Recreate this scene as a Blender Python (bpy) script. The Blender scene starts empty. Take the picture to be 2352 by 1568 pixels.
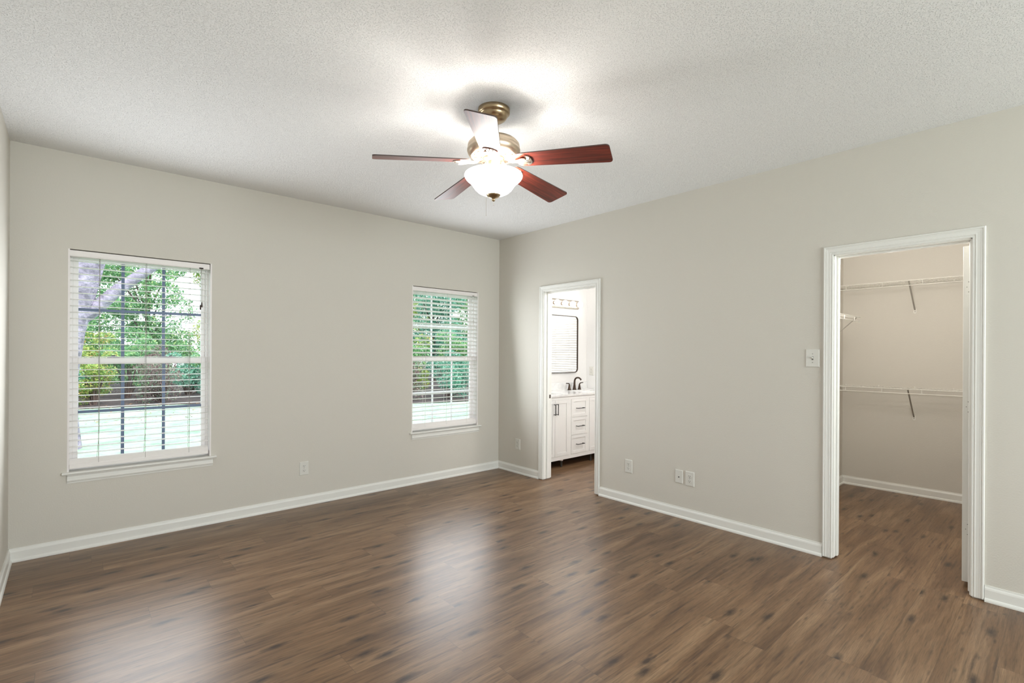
import bpy, bmesh, math, random
import numpy as np
from mathutils import Vector, Matrix

S = bpy.context.scene
COL = S.collection
PI = math.pi
random.seed(7)
rng = np.random.default_rng(11)

# ------------------------------------------------------------------ camera
CAM = (-3.8626, -4.5826, 1.3794)
YAW, ROLL, FPX = 0.7267, 0.0055, 1141.5
cam_d = bpy.data.cameras.new('camera')
cam_o = bpy.data.objects.new('camera', cam_d)
COL.objects.link(cam_o)
_R = Vector((math.cos(YAW), -math.sin(YAW), 0))
_F = Vector((math.sin(YAW), math.cos(YAW), 0))
_U = Vector((0, 0, 1))
_X = math.cos(ROLL) * _R + math.sin(ROLL) * _U
_Y = -math.sin(ROLL) * _R + math.cos(ROLL) * _U
cam_o.matrix_world = Matrix(((_X.x, _Y.x, -_F.x, CAM[0]), (_X.y, _Y.y, -_F.y, CAM[1]),
                             (_X.z, _Y.z, -_F.z, CAM[2]), (0, 0, 0, 1)))
cam_d.sensor_fit = 'HORIZONTAL'
cam_d.sensor_width = 36
cam_d.lens = FPX / 2352 * 36
cam_d.shift_y = 27.1 / 2352
cam_d.clip_start = 0.05
cam_d.clip_end = 300
S.camera = cam_o

# ------------------------------------------------------------------ look
S.view_settings.view_transform = 'Standard'
S.view_settings.look = 'None'
S.view_settings.gamma = 1
S.view_settings.exposure = 1.0
S.view_settings.use_curve_mapping = False
S.cycles.use_denoising = True
S.cycles.max_bounces = 12
S.cycles.diffuse_bounces = 6
S.cycles.sample_clamp_indirect = 6
S.cycles.caustics_reflective = False
S.cycles.caustics_refractive = False

# ------------------------------------------------------------------ world, sun, daylight, added fill lamps
W = bpy.data.worlds.new('overcast_sky')
S.world = W
W.use_nodes = True
bg = W.node_tree.nodes['Background']
bg.inputs['Color'].default_value = (0.88, 0.94, 1.0, 1)
bg.inputs['Strength'].default_value = 1.6

def lamp(name, kind, loc, energy, color=(1, 1, 1), aim=None, size=None, sizey=None, radius=None):
    d = bpy.data.lights.new(name, kind)
    d.energy = energy
    d.color = color
    o = bpy.data.objects.new(name, d)
    COL.objects.link(o)
    o.location = loc
    if aim is not None:
        o.rotation_euler = (Vector(aim)).to_track_quat('-Z', 'Y').to_euler()
    if kind == 'AREA':
        d.shape = 'RECTANGLE'
        d.size = size
        d.size_y = sizey
    if radius is not None:
        d.shadow_soft_size = radius
    return o

sun = lamp('sun', 'SUN', (0, 0, 20), 2.2, (1.0, 0.95, 0.86), aim=(-0.25, 0.62, -0.95))
sun.data.angle = math.radians(2)
lamp('rear_fill_light', 'AREA', (-1.95, -8.25, 1.45), 102, (0.98, 0.985, 1.0), aim=(-0.1, 1, 0.3), size=3.2, sizey=1.9)  # added lamp behind the camera, fills the room through an invented rear opening
lamp('left_window_daylight', 'AREA', (-3.445, -0.11, 1.32), 10, (0.92, 0.955, 1.0), aim=(0, -1, 0.12), size=0.82, sizey=1.3).data.spread = math.radians(165)  # unseen lamp added on the room side of the blind, stands in for daylight
lamp('corner_window_daylight', 'AREA', (-0.754, -0.11, 1.32), 10, (0.92, 0.955, 1.0), aim=(-0.1, -1, 0.12), size=0.82, sizey=1.3).data.spread = math.radians(165)  # likewise an added lamp in front of the corner blind, stands in for daylight

lamp('bath_fill_light', 'POINT', (0.55, -2.0, 2.20), 20, (1.0, 0.97, 0.93), radius=0.12)  # added unseen lamp, brightens the vanity front and bathroom floor
lamp('bath_window_daylight', 'AREA', (2.02, -0.6, 1.5), 4, (0.95, 0.97, 1.0), aim=(-1, 0, 0.0), size=0.84, sizey=1.05)  # unseen lamp added outside the bathroom window, stands in for daylight

# ------------------------------------------------------------------ materials
MATS = {}
def new_mat(name):
    m = bpy.data.materials.new(name)
    m.use_nodes = True
    MATS[name] = m
    return m, m.node_tree.nodes, m.node_tree.links, m.node_tree.nodes['Principled BSDF']

def mat(name, col, rough=0.5, metal=0.0, spec=0.5, coat=0.0, emit=None, estr=0, noise=None, bump=None):
    """noise=(scale, amount) varies the colour, bump=(scale, strength, distance) roughens the surface"""
    m, N, L, b = new_mat(name)
    b.inputs['Base Color'].default_value = (*col, 1)
    b.inputs['Roughness'].default_value = rough
    b.inputs['Metallic'].default_value = metal
    b.inputs['Specular IOR Level'].default_value = spec
    b.inputs['Coat Weight'].default_value = coat
    if emit:
        b.inputs['Emission Color'].default_value = (*emit, 1)
        b.inputs['Emission Strength'].default_value = estr
    tc = N.new('ShaderNodeTexCoord')
    if noise:
        n = N.new('ShaderNodeTexNoise'); n.inputs['Scale'].default_value = noise[0]; n.inputs['Detail'].default_value = 4
        L.new(tc.outputs['Object'], n.inputs['Vector'])
        r = N.new('ShaderNodeValToRGB')
        a = noise[1]
        r.color_ramp.elements[0].position = 0.3
        r.color_ramp.elements[1].position = 0.7
        r.color_ramp.elements[0].color = (*[c * (1 - a) for c in col], 1)
        r.color_ramp.elements[1].color = (*[min(1, c * (1 + a)) for c in col], 1)
        L.new(n.outputs['Fac'], r.inputs['Fac'])
        L.new(r.outputs['Color'], b.inputs['Base Color'])
    if bump:
        n = N.new('ShaderNodeTexNoise'); n.inputs['Scale'].default_value = bump[0]; n.inputs['Detail'].default_value = 3
        L.new(tc.outputs['Object'], n.inputs['Vector'])
        bp = N.new('ShaderNodeBump'); bp.inputs['Strength'].default_value = bump[1]; bp.inputs['Distance'].default_value = bump[2]
        L.new(n.outputs['Fac'], bp.inputs['Height'])
        L.new(bp.outputs['Normal'], b.inputs['Normal'])
    return m

mat('wall_paint', (0.64, 0.612, 0.555), 0.75, spec=0.25, bump=(120, 0.18, 0.004))
mat('closet_paint', (0.64, 0.61, 0.555), 0.75, spec=0.25, bump=(120, 0.18, 0.004))
mat('bath_paint', (0.80, 0.795, 0.785), 0.7, spec=0.25, bump=(120, 0.1, 0.003))
mat('trim_white', (0.79, 0.785, 0.75), 0.35, spec=0.4)
mat('vinyl_white', (0.84, 0.80, 0.79), 0.4, spec=0.4)
mat('blind_white', (0.84, 0.805, 0.785), 0.4, spec=0.4)
mat('cord_backlit', (0.30, 0.28, 0.26), 0.8)  # backlit darkening of the left window's cords, put into the base colour
mat('tassel_brown', (0.07, 0.045, 0.04), 0.5)
mat('tassel_white', (0.7, 0.69, 0.66), 0.5)
mat('muntin_backlit', (0.085, 0.12, 0.21), 0.4)  # darkening of white bars against the bright outdoors, put into the colour
mat('muntin_white', (0.82, 0.84, 0.86), 0.4)
mat('lock_grey', (0.10, 0.10, 0.12), 0.4)
mat('plate_white', (0.70, 0.69, 0.645), 0.35)
mat('slot_dark', (0.05, 0.045, 0.04), 0.6)
mat('screw_grey', (0.25, 0.24, 0.22), 0.4, metal=0.6)
mat('bronze_dark', (0.055, 0.036, 0.026), 0.3, metal=0.75)
mat('pull_black', (0.03, 0.03, 0.03), 0.35, metal=0.5)
mat('cabinet_white', (0.86, 0.86, 0.85), 0.35)
mat('brushed_nickel', (0.56, 0.50, 0.44), 0.33, metal=1.0, noise=(30, 0.08))
mat('antique_brass', (0.42, 0.32, 0.20), 0.28, metal=1.0, noise=(18, 0.12))
mat('champagne_metal', (0.63, 0.52, 0.40), 0.34, metal=1.0, noise=(25, 0.08))
mat('shelf_wire', (0.78, 0.76, 0.71), 0.4)
mat('brace_metal', (0.36, 0.34, 0.30), 0.5)
mat('frosted_bowl', (0.9, 0.88, 0.84), 0.35, emit=(1.0, 0.95, 0.88), estr=6)
mat('globe_bulb', (0.95, 0.93, 0.9), 0.2, emit=(1.0, 0.95, 0.88), estr=2.6)
mat('bark', (0.25, 0.215, 0.285), 0.9, noise=(7, 0.5), bump=(14, 0.8, 0.05))
mat('twig', (0.12, 0.08, 0.07), 0.9, noise=(9, 0.3))
mat('mulch', (0.045, 0.03, 0.03), 0.95, noise=(8, 0.6), bump=(20, 0.8, 0.05))
mat('fallen_leaf', (0.32, 0.17, 0.08), 0.8, noise=(3, 0.5))

# mirror
m, N, L, b = new_mat('mirror_glass')
b.inputs['Base Color'].default_value = (0.93, 0.94, 0.94, 1)
b.inputs['Metallic'].default_value = 1
b.inputs['Roughness'].default_value = 0.01

# clear pane: transparent with a faint gloss
m, N, L, b = new_mat('window_glass')
N.remove(b)
tr = N.new('ShaderNodeBsdfTransparent'); tr.inputs['Color'].default_value = (0.95, 0.98, 0.98, 1)
gl = N.new('ShaderNodeBsdfGlossy'); gl.inputs['Roughness'].default_value = 0.02
mx = N.new('ShaderNodeMixShader'); mx.inputs['Fac'].default_value = 0.002
L.new(tr.outputs[0], mx.inputs[1]); L.new(gl.outputs[0], mx.inputs[2])
L.new(mx.outputs[0], N['Material Output'].inputs['Surface'])

# blotchy leaves
def leaf_mat(name, ramp):
    m, N, L, b = new_mat(name)
    g = N.new('ShaderNodeNewGeometry')
    r = N.new('ShaderNodeValToRGB')
    els = r.color_ramp.elements
    while len(els) < len(ramp): els.new(0.5)
    for e, (p, c) in zip(els, ramp): e.position = p; e.color = (*c, 1)
    L.new(g.outputs['Random Per Island'], r.inputs['Fac'])
    L.new(r.outputs['Color'], b.inputs['Base Color'])
    b.inputs['Roughness'].default_value = 0.45
    t = N.new('ShaderNodeBsdfTranslucent')
    L.new(r.outputs['Color'], t.inputs['Color'])
    mx = N.new('ShaderNodeMixShader'); mx.inputs['Fac'].default_value = 0.35
    L.new(b.outputs[0], mx.inputs[1]); L.new(t.outputs[0], mx.inputs[2])
    L.new(mx.outputs[0], N['Material Output'].inputs['Surface'])
leaf_mat('leaf_green', [(0, (0.05, 0.16, 0.06)), (0.4, (0.14, 0.34, 0.14)), (0.8, (0.30, 0.52, 0.26)), (1, (0.50, 0.60, 0.25))])
leaf_mat('leaf_teal', [(0, (0.04, 0.15, 0.10)), (0.5, (0.13, 0.36, 0.25)), (1, (0.33, 0.58, 0.45))])
leaf_mat('leaf_yellow', [(0, (0.10, 0.22, 0.05)), (0.5, (0.30, 0.44, 0.12)), (0.85, (0.58, 0.60, 0.20)), (1, (0.50, 0.25, 0.12))])
leaf_mat('leaf_russet', [(0, (0.10, 0.06, 0.06)), (0.4, (0.22, 0.12, 0.13)), (0.7, (0.16, 0.30, 0.18)), (1, (0.42, 0.25, 0.25))])

# lawn
m, N, L, b = new_mat('lawn_grass')
tc = N.new('ShaderNodeTexCoord')
n1 = N.new('ShaderNodeTexNoise'); n1.inputs['Scale'].default_value = 1.2; n1.inputs['Detail'].default_value = 8; n1.inputs['Roughness'].default_value = 0.8
L.new(tc.outputs['Object'], n1.inputs['Vector'])
r = N.new('ShaderNodeValToRGB')
r.color_ramp.elements[0].position = 0.35; r.color_ramp.elements[0].color = (0.13, 0.25, 0.16, 1)
r.color_ramp.elements[1].position = 0.65; r.color_ramp.elements[1].color = (0.36, 0.46, 0.34, 1)
L.new(n1.outputs['Fac'], r.inputs['Fac']); L.new(r.outputs['Color'], b.inputs['Base Color'])
b.inputs['Roughness'].default_value = 0.9

# textured ceiling: sprayed knock-down lumps
m, N, L, b = new_mat('ceiling_texture')
b.inputs['Base Color'].default_value = (0.85, 0.855, 0.855, 1)
b.inputs['Roughness'].default_value = 0.9
b.inputs['Specular IOR Level'].default_value = 0.2
tc = N.new('ShaderNodeTexCoord')
n1 = N.new('ShaderNodeTexNoise'); n1.inputs['Scale'].default_value = 190; n1.inputs['Detail'].default_value = 2
L.new(tc.outputs['Object'], n1.inputs['Vector'])
r = N.new('ShaderNodeValToRGB')
r.color_ramp.elements[0].position = 0.34; r.color_ramp.elements[1].position = 0.43
L.new(n1.outputs['Fac'], r.inputs['Fac'])
bp = N.new('ShaderNodeBump'); bp.inputs['Strength'].default_value = 0.8; bp.inputs['Distance'].default_value = 0.004
L.new(r.outputs['Color'], bp.inputs['Height']); L.new(bp.outputs['Normal'], b.inputs['Normal'])

# cherry fan blade: grain runs along local X
m, N, L, b = new_mat('cherry_wood')
tc = N.new('ShaderNodeTexCoord')
mp = N.new('ShaderNodeMapping'); mp.inputs['Scale'].default_value = (4, 70, 10)
n1 = N.new('ShaderNodeTexNoise'); n1.inputs['Scale'].default_value = 1; n1.inputs['Detail'].default_value = 5; n1.inputs['Distortion'].default_value = 0.6
L.new(tc.outputs['Object'], mp.inputs['Vector']); L.new(mp.outputs['Vector'], n1.inputs['Vector'])
r = N.new('ShaderNodeValToRGB')
r.color_ramp.elements[0].position = 0.3; r.color_ramp.elements[0].color = (0.060, 0.009, 0.006, 1)
r.color_ramp.elements[1].position = 0.7; r.color_ramp.elements[1].color = (0.26, 0.042, 0.022, 1)
L.new(n1.outputs['Fac'], r.inputs['Fac']); L.new(r.outputs['Color'], b.inputs['Base Color'])
b.inputs['Roughness'].default_value = 0.36
b.inputs['Specular IOR Level'].default_value = 0.4
b.inputs['Coat Weight'].default_value = 0.06
b.inputs['Coat Roughness'].default_value = 0.25

# marble counter
m, N, L, b = new_mat('white_marble')
tc = N.new('ShaderNodeTexCoord')
n1 = N.new('ShaderNodeTexNoise'); n1.inputs['Scale'].default_value = 5; n1.inputs['Detail'].default_value = 8; n1.inputs['Distortion'].default_value = 1.5
L.new(tc.outputs['Object'], n1.inputs['Vector'])
r = N.new('ShaderNodeValToRGB')
els = r.color_ramp.elements
els[0].position = 0.42; els[0].color = (0.80, 0.80, 0.79, 1)
els[1].position = 0.56; els[1].color = (0.80, 0.80, 0.79, 1)
e = els.new(0.49); e.color = (0.71, 0.715, 0.72, 1)
L.new(n1.outputs['Fac'], r.inputs['Fac']); L.new(r.outputs['Color'], b.inputs['Base Color'])
b.inputs['Roughness'].default_value = 0.12

# vinyl plank floor, boards run along X
m, N, L, b = new_mat('plank_floor')
PW, PL = 0.182, 1.22
def math_node(op, a, c=None, clamp=False):
    n = N.new('ShaderNodeMath'); n.operation = op; n.use_clamp = clamp
    for i, v in enumerate((a, c)):
        if v is None: continue
        if isinstance(v, (int, float)): n.inputs[i].default_value = v
        else: L.new(v, n.inputs[i])
    return n.outputs[0]
def ramp(fac, stops):
    r = N.new('ShaderNodeValToRGB'); els = r.color_ramp.elements
    while len(els) < len(stops): els.new(0.5)
    for e, (p, c) in zip(els, stops):
        e.position = p; e.color = (c, c, c, 1) if isinstance(c, (int, float)) else (*c, 1)
    L.new(fac, r.inputs['Fac']); return r.outputs['Color']
def comb(x, y, z=0.0):
    n = N.new('ShaderNodeCombineXYZ')
    for i, v in enumerate((x, y, z)):
        if isinstance(v, (int, float)): n.inputs[i].default_value = v
        else: L.new(v, n.inputs[i])
    return n.outputs[0]
def mix(fac, a, c, mode='MIX'):
    n = N.new('ShaderNodeMix'); n.data_type = 'RGBA'; n.blend_type = mode
    for sock, v in ((n.inputs[0], fac), (n.inputs[6], a), (n.inputs[7], c)):
        if isinstance(v, (int, float)): sock.default_value = v
        elif isinstance(v, tuple): sock.default_value = (*v, 1)
        else: L.new(v, sock)
    return n.outputs[2]
tc = N.new('ShaderNodeTexCoord'); sx = N.new('ShaderNodeSeparateXYZ'); L.new(tc.outputs['Object'], sx.inputs[0])
x, y = sx.outputs[0], sx.outputs[1]
yr = math_node('DIVIDE', y, PW); row = math_node('FLOOR', yr)
wr = N.new('ShaderNodeTexWhiteNoise'); wr.noise_dimensions = '1D'; L.new(row, wr.inputs['W'])
xs = math_node('ADD', math_node('DIVIDE', x, PL), wr.outputs['Value']); colm = math_node('FLOOR', xs)
wn = N.new('ShaderNodeTexWhiteNoise'); wn.noise_dimensions = '2D'; L.new(comb(colm, row), wn.inputs['Vector'])
rn = wn.outputs['Value']
wc = N.new('ShaderNodeSeparateColor'); L.new(wn.outputs['Color'], wc.inputs[0])
px = math_node('ADD', x, math_node('MULTIPLY', wc.outputs[0], 31.0))
py = math_node('ADD', y, math_node('MULTIPLY', wc.outputs[1], 17.0))
def noise(sxx, syy, detail=5, dist=0.0, rough=0.55):
    n = N.new('ShaderNodeTexNoise'); n.inputs['Scale'].default_value = 1; n.inputs['Detail'].default_value = detail
    n.inputs['Distortion'].default_value = dist; n.inputs['Roughness'].default_value = rough
    L.new(comb(math_node('MULTIPLY', px, sxx), math_node('MULTIPLY', py, syy)), n.inputs['Vector'])
    return n.outputs['Fac']
broad = noise(1.1, 9, 4, 0.8)
grain = noise(3.5, 75, 6, 0.3, 0.65)
fine = noise(14, 260, 3)
base = ramp(broad, [(0.28, (0.098, 0.050, 0.024)), (0.5, (0.182, 0.103, 0.053)), (0.72, (0.272, 0.170, 0.096))])
g2 = ramp(grain, [(0.30, 0.50), (0.44, 0.88), (0.55, 1.02), (0.75, 1.22)])
base = mix(1.0, base, g2, 'MULTIPLY')
g3 = ramp(fine, [(0.3, 0.74), (0.48, 1.0), (0.7, 1.14)])
base = mix(1.0, base, g3, 'MULTIPLY')
tone = ramp(rn, [(0, 0.91), (1, 1.08)])
base = mix(1.0, base, tone, 'MULTIPLY')
# knots
ragged = noise(26, 60, 3)
def knots(sxx, syy, r0, r1, keep):
    v = N.new('ShaderNodeTexVoronoi'); v.voronoi_dimensions = '2D'; v.inputs['Scale'].default_value = 1
    L.new(comb(math_node('MULTIPLY', px, sxx), math_node('MULTIPLY', py, syy)), v.inputs['Vector'])
    d = math_node('ADD', v.outputs['Distance'], math_node('MULTIPLY', math_node('SUBTRACT', ragged, 0.5), r1 * 0.9))
    k = ramp(d, [(r0, 1.0), (r0 + (r1 - r0) * 0.35, 0.62), (r1, 0.0)])
    sc = N.new('ShaderNodeSeparateColor'); L.new(v.outputs['Color'], sc.inputs[0])
    on = math_node('LESS_THAN', sc.outputs[0], keep)
    return math_node('MULTIPLY', k, on)
k1 = knots(2.1, 6.5, 0.03, 0.17, 0.50)
k2 = knots(1.3, 24, 0.02, 0.22, 0.42)
k3 = knots(5.0, 22, 0.02, 0.18, 0.32)
base = mix(math_node('MULTIPLY', k2, 0.7), base, (0.045, 0.025, 0.017))
base = mix(math_node('MULTIPLY', k3, 0.6), base, (0.04, 0.022, 0.015))
base = mix(math_node('MULTIPLY', k1, 0.95), base, (0.030, 0.017, 0.012))
# seams
fy = math_node('FRACT', yr); fx = math_node('FRACT', xs)
ey = math_node('MULTIPLY', math_node('MINIMUM', fy, math_node('SUBTRACT', 1.0, fy)), PW)
ex = math_node('MULTIPLY', math_node('MINIMUM', fx, math_node('SUBTRACT', 1.0, fx)), PL)
seam = math_node('LESS_THAN', math_node('MINIMUM', ey, ex), 0.0011)
base = mix(math_node('MULTIPLY', seam, 0.4), base, (0.04, 0.025, 0.018))
L.new(base, b.inputs['Base Color'])
b.inputs['Roughness'].default_value = 0.34
b.inputs['Specular IOR Level'].default_value = 0.45
bp = N.new('ShaderNodeBump'); bp.inputs['Strength'].default_value = 0.12; bp.inputs['Distance'].default_value = 0.002
L.new(grain, bp.inputs['Height']); L.new(bp.outputs['Normal'], b.inputs['Normal'])

# ------------------------------------------------------------------ mesh helpers
class MB:
    def __init__(self): self.v = []; self.f = []; self.sm = []
    def add(self, vs, fs, smooth=False):
        o = len(self.v)
        self.v += [tuple(p) for p in vs]
        self.f += [tuple(i + o for i in f) for f in fs]
        self.sm += [smooth] * len(fs)
        return self
    def box(self, x0, x1, y0, y1, z0, z1):
        x0, x1 = sorted((x0, x1)); y0, y1 = sorted((y0, y1)); z0, z1 = sorted((z0, z1))
        vs = [(x0, y0, z0), (x1, y0, z0), (x1, y1, z0), (x0, y1, z0), (x0, y0, z1), (x1, y0, z1), (x1, y1, z1), (x0, y1, z1)]
        return self.add(vs, [(3, 2, 1, 0), (4, 5, 6, 7), (0, 1, 5, 4), (1, 2, 6, 5), (2, 3, 7, 6), (3, 0, 4, 7)])
    def loft(self, rings, closed=True, caps=True, smooth=True):
        n = len(rings[0]); vs = [p for r in rings for p in r]; fs = []
        for i in range(len(rings) - 1):
            for j in range(n if closed else n - 1):
                k = (j + 1) % n
                fs.append((i * n + j, i * n + k, (i + 1) * n + k, (i + 1) * n + j))
        self.add(vs, fs, smooth)
        if caps and closed:
            self.add(rings[0], [tuple(range(n))[::-1]])
            self.add(rings[-1], [tuple(range(n))])
        return self
    def tube(self, pts, r, seg=8, caps=True, smooth=True):
        pts = [Vector(p) for p in pts]
        rr = r if isinstance(r, (list, tuple)) else [r] * len(pts)
        rings = []; ref = None
        for i, p in enumerate(pts):
            t = (pts[min(i + 1, len(pts) - 1)] - pts[max(i - 1, 0)]).normalized()
            if ref is None:
                ref = Vector((0, 0, 1)) if abs(t.z) < 0.9 else Vector((1, 0, 0))
            a = (ref - t * ref.dot(t)).normalized(); bb = t.cross(a); ref = a
            rings.append([p + (a * math.cos(2 * PI * k / seg) + bb * math.sin(2 * PI * k / seg)) * rr[i] for k in range(seg)])
        return self.loft(rings, True, caps, smooth)
    def lathe(self, prof, c=(0, 0, 0), seg=48, caps=False):
        rings = [[(c[0] + r * math.cos(2 * PI * k / seg), c[1] + r * math.sin(2 * PI * k / seg), c[2] + z) for k in range(seg)] for r, z in prof]
        return self.loft(rings, True, caps, True)
    def ball(self, c, r, seg=16, sx=1, sy=1, sz=1):
        rings = []
        for i in range(seg // 2 + 1):
            a = PI * i / (seg // 2); q = max(math.sin(a), 1e-4)
            rings.append([(c[0] + sx * r * q * math.cos(2 * PI * k / seg), c[1] + sy * r * q * math.sin(2 * PI * k / seg), c[2] - sz * r * math.cos(a)) for k in range(seg)])
        return self.loft(rings, True, False, True)
    def sweep(self, prof, p0, p1, out, up, smooth=False):
        """profile (d along out, h along up) pushed from p0 to p1"""
        p0, p1, out, up = map(Vector, (p0, p1, out, up))
        return self.loft([[p + out * d + up * h for d, h in prof] for p in (p0, p1)], True, True, smooth)
    def build(self, name, m=None, parent=None, bevel=0.0, fix=True):
        me = bpy.data.meshes.new(name)
        me.from_pydata(self.v, [], self.f)
        me.polygons.foreach_set('use_smooth', self.sm)
        if fix:
            bm = bmesh.new(); bm.from_mesh(me); bmesh.ops.recalc_face_normals(bm, faces=bm.faces); bm.to_mesh(me); bm.free()
        if m: me.materials.append(MATS[m])
        o = bpy.data.objects.new(name, me)
        COL.objects.link(o)
        if parent: o.parent = parent
        if bevel:
            md = o.modifiers.new('bevel', 'BEVEL'); md.width = bevel; md.segments = 2; md.limit_method = 'ANGLE'; md.angle_limit = 0.6
        return o

def empty(name, loc=(0, 0, 0), rz=0.0):
    o = bpy.data.objects.new(name, None); COL.objects.link(o)
    o.location = loc; o.rotation_euler = (0, 0, rz); o.empty_display_size = 0.05
    return o
def tag(o, label=None, cat=None, group=None, kind=None):
    if label: o['label'] = label
    if cat: o['category'] = cat
    if group: o['group'] = group
    if kind: o['kind'] = kind
    return o
def struct(o, label=None):
    o['kind'] = 'structure'
    if label: o['label'] = label
    return o
def copy_tree(o, parent=None):
    c = o.copy(); COL.objects.link(c)
    if parent: c.parent = parent
    for ch in list(o.children): copy_tree(ch, c)
    return c

# ------------------------------------------------------------------ the rooms
H = 2.743
XL = -4.160           # left wall
YB = -7.8            # rear wall
WT = 0.115            # inner wall thickness
W1 = (-3.876, -3.015); W2 = (-1.190, -0.318)
WZ0, WZ1 = 0.545, 2.083
BY = (-1.482, -0.750); CY = (-4.211, -3.507); DZ = 2.062   # rough door openings in the right wall
BXR, BYB = 1.70, 0.06  # bathroom right wall, bathroom back wall
CXF, CYL, CYR = 2.37, -2.945, -4.95

struct(MB().box(XL - 0.14, CXF + 0.3, YB - 0.14, 0.20, -0.12, 0).build('floor', 'plank_floor'))
struct(MB().box(XL - 0.5, CXF + 0.5, YB - 2.6, 0.55, H, H + 0.16).build('ceiling', 'ceiling_texture'))  # rear overhang added to keep the sun out of the rear opening

w = MB()
for a, c in ((XL - 0.14, W1[0]), (W1[1], W2[0]), (W2[1], 0.0)): w.box(a, c, 0, 0.14, 0, H)
for a, c in (W1, W2): w.box(a, c, 0, 0.14, 0, WZ0 - 0.018); w.box(a, c, 0, 0.14, WZ1, H)
struct(w.build('wall_window', 'wall_paint'))

w = MB()
for a, c in ((YB, CY[0]), (CY[1], BY[0]), (BY[1], 0.14)): w.box(0, WT, a, c, 0, H)
for a, c in (CY, BY): w.box(0, WT, a, c, DZ, H)
struct(w.build('wall_right', 'wall_paint'))
struct(MB().box(XL - 0.14, XL, YB, 0, 0, H).build('wall_left', 'wall_paint'))
w = MB()
RX = (-3.45, -0.25); RZ = (0.5, 2.4)  # opening added in the unseen rear wall for the fill light
w.box(XL - 0.14, RX[0], YB - 0.14, YB, 0, H).box(RX[1], WT, YB - 0.14, YB, 0, H).box(RX[0], RX[1], YB - 0.14, YB, 0, RZ[0]).box(RX[0], RX[1], YB - 0.14, YB, RZ[1], H)
struct(w.build('wall_rear', 'wall_paint'))

struct(MB().box(WT, BXR + 0.14, BYB, 0.20, 0, H).build('wall_bath_back', 'bath_paint'))
BW = (-1.02, -0.16); BWZ = (0.98, 2.06)
w = MB()
w.box(BXR, BXR + 0.14, BW[1], BYB, 0, H).box(BXR, BXR + 0.14, CYL + 0.115, BW[0], 0, H)
w.box(BXR, BXR + 0.14, BW[0], BW[1], 0, BWZ[0]).box(BXR, BXR + 0.14, BW[0], BW[1], BWZ[1], H)
struct(w.build('wall_bath_right', 'bath_paint'))
w = MB(); w.box(WT, WT + 0.004, BY[1] + 0.004, BYB, 0, H).box(WT, WT + 0.004, CYL + 0.115, BY[0] - 0.004, 0, H).box(WT, WT + 0.004, BY[0] - 0.004, BY[1] + 0.004, DZ + 0.004, H)
struct(w.build('wall_bath_entry', 'bath_paint'))
struct(MB().box(WT, CXF + 0.14, CYL + 0.06, CYL + 0.115, 0, H).build('wall_bath_front', 'bath_paint'))
struct(MB().box(WT, CXF + 0.14, CYL, CYL + 0.06, 0, H).build('wall_closet_left', 'closet_paint'))
struct(MB().box(CXF, CXF + 0.14, CYR, CYL, 0, H).build('wall_closet_far', 'closet_paint'))
struct(MB().box(WT, CXF + 0.14, CYR - 0.115, CYR, 0, H).build('wall_closet_right', 'closet_paint'))

# baseboards with a quarter-round shoe
BASE = [(0, 0), (0.021, 0), (0.021, 0.008), (0.018, 0.016), (0.012, 0.021), (0.012, 0.066), (0.010, 0.074), (0.006, 0.081), (0.005, 0.089), (0, 0.089)]
def base(name, runs):
    b_ = MB()
    for p0, p1, out in runs: b_.sweep(BASE, p0, p1, out, (0, 0, 1))
    struct(b_.build(name, 'trim_white'))
base('baseboard_window', [((XL, 0, 0), (0, 0, 0), (0, -1, 0))])
base('baseboard_left', [((XL, YB, 0), (XL, 0, 0), (1, 0, 0))])
base('baseboard_right', [((0, 0, 0), (0, -0.697, 0), (-1, 0, 0)), ((0, -1.535, 0), (0, -3.454, 0), (-1, 0, 0)), ((0, -4.264, 0), (0, YB, 0), (-1, 0, 0))])
base('baseboard_closet_far', [((CXF, CYL, 0), (CXF, CYR, 0), (-1, 0, 0))])
base('baseboard_closet_left', [((WT, CYL, 0), (CXF, CYL, 0), (0, -1, 0))])

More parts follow.
